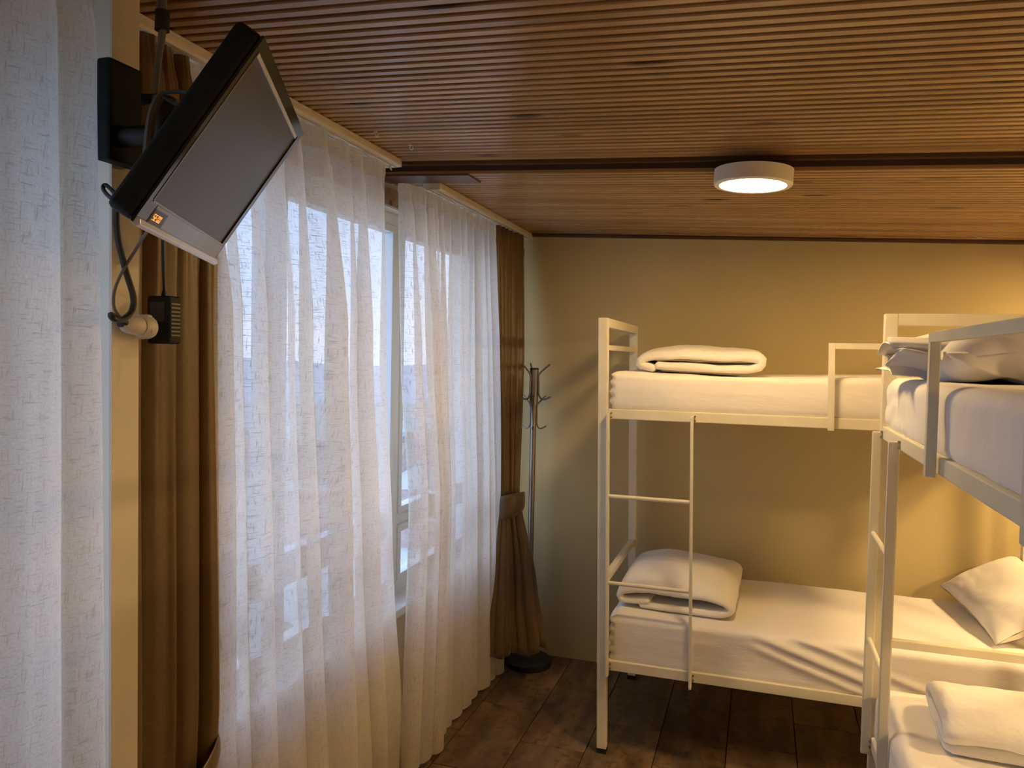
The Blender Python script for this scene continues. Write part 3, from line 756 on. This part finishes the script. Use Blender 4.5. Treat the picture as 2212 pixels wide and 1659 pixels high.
vm.make('mounting_plate', M['blackmetal'], ar, bevel=.002)
MB().tube([loc(p, ar) for p in ((-1.115, 1.165, 2.165), (-1.095, 1.20, 2.175))], .011, 12).make('clamp_knob', M['blackmetal'], ar, auto=True)

# cables
def cable(name, label, pts, r, mat, cat='cable'):
    o = thing(name, label, cat, pts[0]); MB().tube([p - Vector(pts[0]) for p in spl(pts, 8)], r, 8).make('sheath', M[mat], o, auto=True); return o
c0 = cable('ceiling_cable', 'pair of grey-brown cables running down from the ceiling to the television arm', [(-1.11, 1.207, 2.427), (-1.112, 1.203, 2.364), (-1.108, 1.203, 2.30), (-1.112, 1.199, 2.245), (-1.11, 1.19, 2.178)], .0062, 'greycable')
MB().tube([p - c0.location for p in spl([(-1.098, 1.200, 2.427), (-1.099, 1.199, 2.36), (-1.101, 1.199, 2.30), (-1.106, 1.192, 2.245), (-1.104, 1.183, 2.178)], 8)], .0058, 8).make('sheath', M['greycable'], c0, auto=True)
MB().tube([(.006, -.006, -.085), (.006, -.007, -.122)], .0135, 12).make('tape_wrap', M['rubber'], c0, auto=True)
cable('loop_cable', 'thick grey cable bending down over the television arm', [(-1.08, 1.180, 2.176), (-1.068, 1.150, 2.152), (-1.062, 1.130, 2.118), (-1.052, 1.112, 2.07), (-1.035, 1.09, 2.01)], .0085, 'greycable')
cable('power_cable', 'thick black power cable looping from the television down to the white plug',
      [(-.985, .992, 1.93), (-1.04, 1.03, 1.945), (-1.085, 1.075, 1.90), (-1.13, 1.138, 1.848), (-1.142, 1.170, 1.799), (-1.14, 1.164, 1.770), (-1.13, 1.132, 1.753), (-1.12, 1.102, 1.753), (-1.132, 1.108, 1.760), (-1.15, 1.136, 1.757), (-1.157, 1.168, 1.748)], .0058, 'cable')
cable('aerial_cable', 'thin twin brown cable crossing the black power cable below the television', [(-1.00, 1.06, 1.905), (-1.06, 1.105, 1.894), (-1.1, 1.129, 1.876), (-1.13, 1.133, 1.843), (-1.15, 1.136, 1.813), (-1.16, 1.141, 1.788), (-1.16, 1.146, 1.769), (-1.16, 1.162, 1.754)], .0030, 'greycable')
cable('knotted_cable', 'black cable knotted at the lower back corner of the television', [(-.98, .99, 1.93), (-1.03, 1.008, 1.947), (-1.06, 1.021, 1.966), (-1.06, 1.026, 1.974), (-1.03, 1.013, 1.958), (-.99, .989, 1.936), (-.93, .955, 1.915)], .0035, 'cable')
cable('signal_cable', 'black cable looping from the arm to the upper back of the television', [(-.94, 1.088, 2.139), (-1.03, 1.134, 2.162), (-1.052, 1.151, 2.160), (-1.0, 1.121, 2.134), (-.95, 1.08, 2.11)], .0038, 'cable')
cable('adapter_cord', 'thin black cord hanging straight from the television to the black adapter', [(-1.03, 1.13, 1.93), (-1.10, 1.20, 1.905), (-1.135, 1.24, 1.85), (-1.165, 1.275, 1.812)], .0028, 'cable')
# plug
pg = thing('white_plug', 'round off-white plug lying at the edge of the cream post', 'plug', (-1.165, 1.165, 1.747))
MB().tube([(0, 0, 0), (0, .006, 0), (0, .012, 0), (0, .040, -.003), (0, .044, -.003)], .018, 24, rads=[.009, .013, .0175, .0195, .019]).make('body', M['whiteplastic'], pg, auto=True)
MB().tube([(0, .044, -.003), (0, .050, -.003), (0, .066, -.005), (0, .072, -.005)], .02, 24, rads=[.021, .0235, .0235, .021]).make('collar', M['whiteplastic'], pg, auto=True)
MB().tube([(0, -.004, 0), (0, .002, 0)], .0075, 12).make('cable_gland', M['rubber'], pg, auto=True)
for a in (0, 1.57, 3.14, 4.71):
    MB().box(-.004, .004, .052, .064, .0225, .0255, Matrix.Translation((0, 0, -.004)) @ Matrix.Rotation(a + .4, 4, 'Y')).make('grip_rib', M['whiteplastic'], pg, bevel=.001)
ad = thing('power_adapter', 'black plug-in power adapter with ventilation slots hanging by the brown drape', 'adapter', (-1.172, 1.268, 1.71))
MB().box(-.028, .030, -.004, .031, 0, .098).make('body', M['black'], ad, bevel=.007, seg=3)
for k in range(9): MB().box(.029, .0312, .001, .026, .016 + k * .008, .0195 + k * .008).make('vent_slot', M['gold'] if False else M['greycable'], ad)
MB().box(-.020, .018, -.0046, -.0038, .045, .085).make('rating_label', simple('faded_adapter_label', (.05, .052, .05), .6), ad)
MB().tube([(.0, .012, .098), (.004, .011, .108)], .0045, 10).make('strain_relief', M['rubber'], ad, auto=True)

# ================================================================== OUTSIDE
structure(MB().box(-260, -2.2, -60, 260, -12.2, -12).make('outside_ground', M['grass']), 'haze-paled green ground far below the window')
hb = MB(); hp = []
prev = None; base = []
for k in range(41):
    a = math.radians(60 + k * 3.2); R0 = 210; h = 4 + 9 * abs(nz3(k * .12, 0, 3)) + 2 * nz3(k * .3, 2, 1)
    x, y = R0 * math.cos(a), R0 * math.sin(a); hb.v += [Vector((x, y, -12)), Vector((x, y, h - 5)), Vector((x * 1.2, y * 1.2, -12))]
    if k: b_ = 3 * (k - 1); hb.f += [[b_, b_ + 3, b_ + 4, b_ + 1], [b_ + 1, b_ + 4, b_ + 5, b_ + 2]]
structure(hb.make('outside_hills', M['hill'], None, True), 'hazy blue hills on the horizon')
def house(x, y, w_, d_, h_, rot, label, roofm='roof'):
    t = thing('house', label, 'house', (x, y, -12), rot, 'houses beyond the window')
    MB().box(-w_ / 2, w_ / 2, -d_ / 2, d_ / 2, 0, h_).make('wall', M['stucco'], t)
    MB().prism([(-d_ / 2 - .4, h_), (d_ / 2 + .4, h_), (0, h_ + 1.8)], -w_ / 2 - .4, w_ / 2 + .4, 'x').make('roof', M[roofm], t)
    for fl_ in range(int(h_ / 2.8)):
        for k in range(3):
            xx = (k - 1) * w_ / 3.2
            for s in (-1, 1):
                f = MB().box(xx - .6, xx + .6, s * (d_ / 2 + .03) - .04, s * (d_ / 2 + .03) + .04, fl_ * 2.8 + 1, fl_ * 2.8 + 2.3).make('window_frame', M['pvc'], t)
                MB().box(xx - .5, xx + .5, s * (d_ / 2 + .06) - .03, s * (d_ / 2 + .06) + .03, fl_ * 2.8 + 1.1, fl_ * 2.8 + 2.2).make('pane', M['dglass'], f)
house(-17, 34, 10, 8, 5.2, .5, 'pale house with a brown roof, nearest to the gap between the sheers')
house(-30, 46, 14, 9, 5.8, .2, 'pale wide house with a brown roof farther down the slope')
house(-36, 26, 11, 9, 5.6, -.3, 'pale house with a brown roof behind the near sheer curtain')
house(-22, 60, 12, 9, 5.7, .8, 'small distant pale house seen behind the far sheer curtain')
def tree(x, y, s, seed, label):
    t = thing('tree', label, 'tree', (x, y, -12)); MB().tube([(0, 0, 0), (.1, 0, 2 * s)], .2, 8).make('trunk', M['bark'], t, auto=True)
    bm = bmesh.new(); bmesh.ops.create_icosphere(bm, subdivisions=4, radius=1)
    for v in bm.verts:
        p = v.co.copy(); v.co = Vector((p.x * 1.5 * s, p.y * 1.5 * s, p.z * 1.3 * s)) * (1 + .35 * nz3(p.x * 2 + seed, p.y * 2, p.z * 2) + .18 * nz3(p.x * 7, p.y * 7 + seed, p.z * 7)); v.co.z += 2.6 * s
    me = bpy.data.meshes.new('crown'); bm.to_mesh(me); bm.free(); link('crown', me, M['leaf'], t, True)
tree(-16, 22, 1.1, 1, 'round green tree beyond the window, nearest')
tree(-19, 33, 1.4, 4, 'green tree standing between the pale houses')
tree(-24, 18, 1.3, 8, 'green tree behind the near sheer curtain')
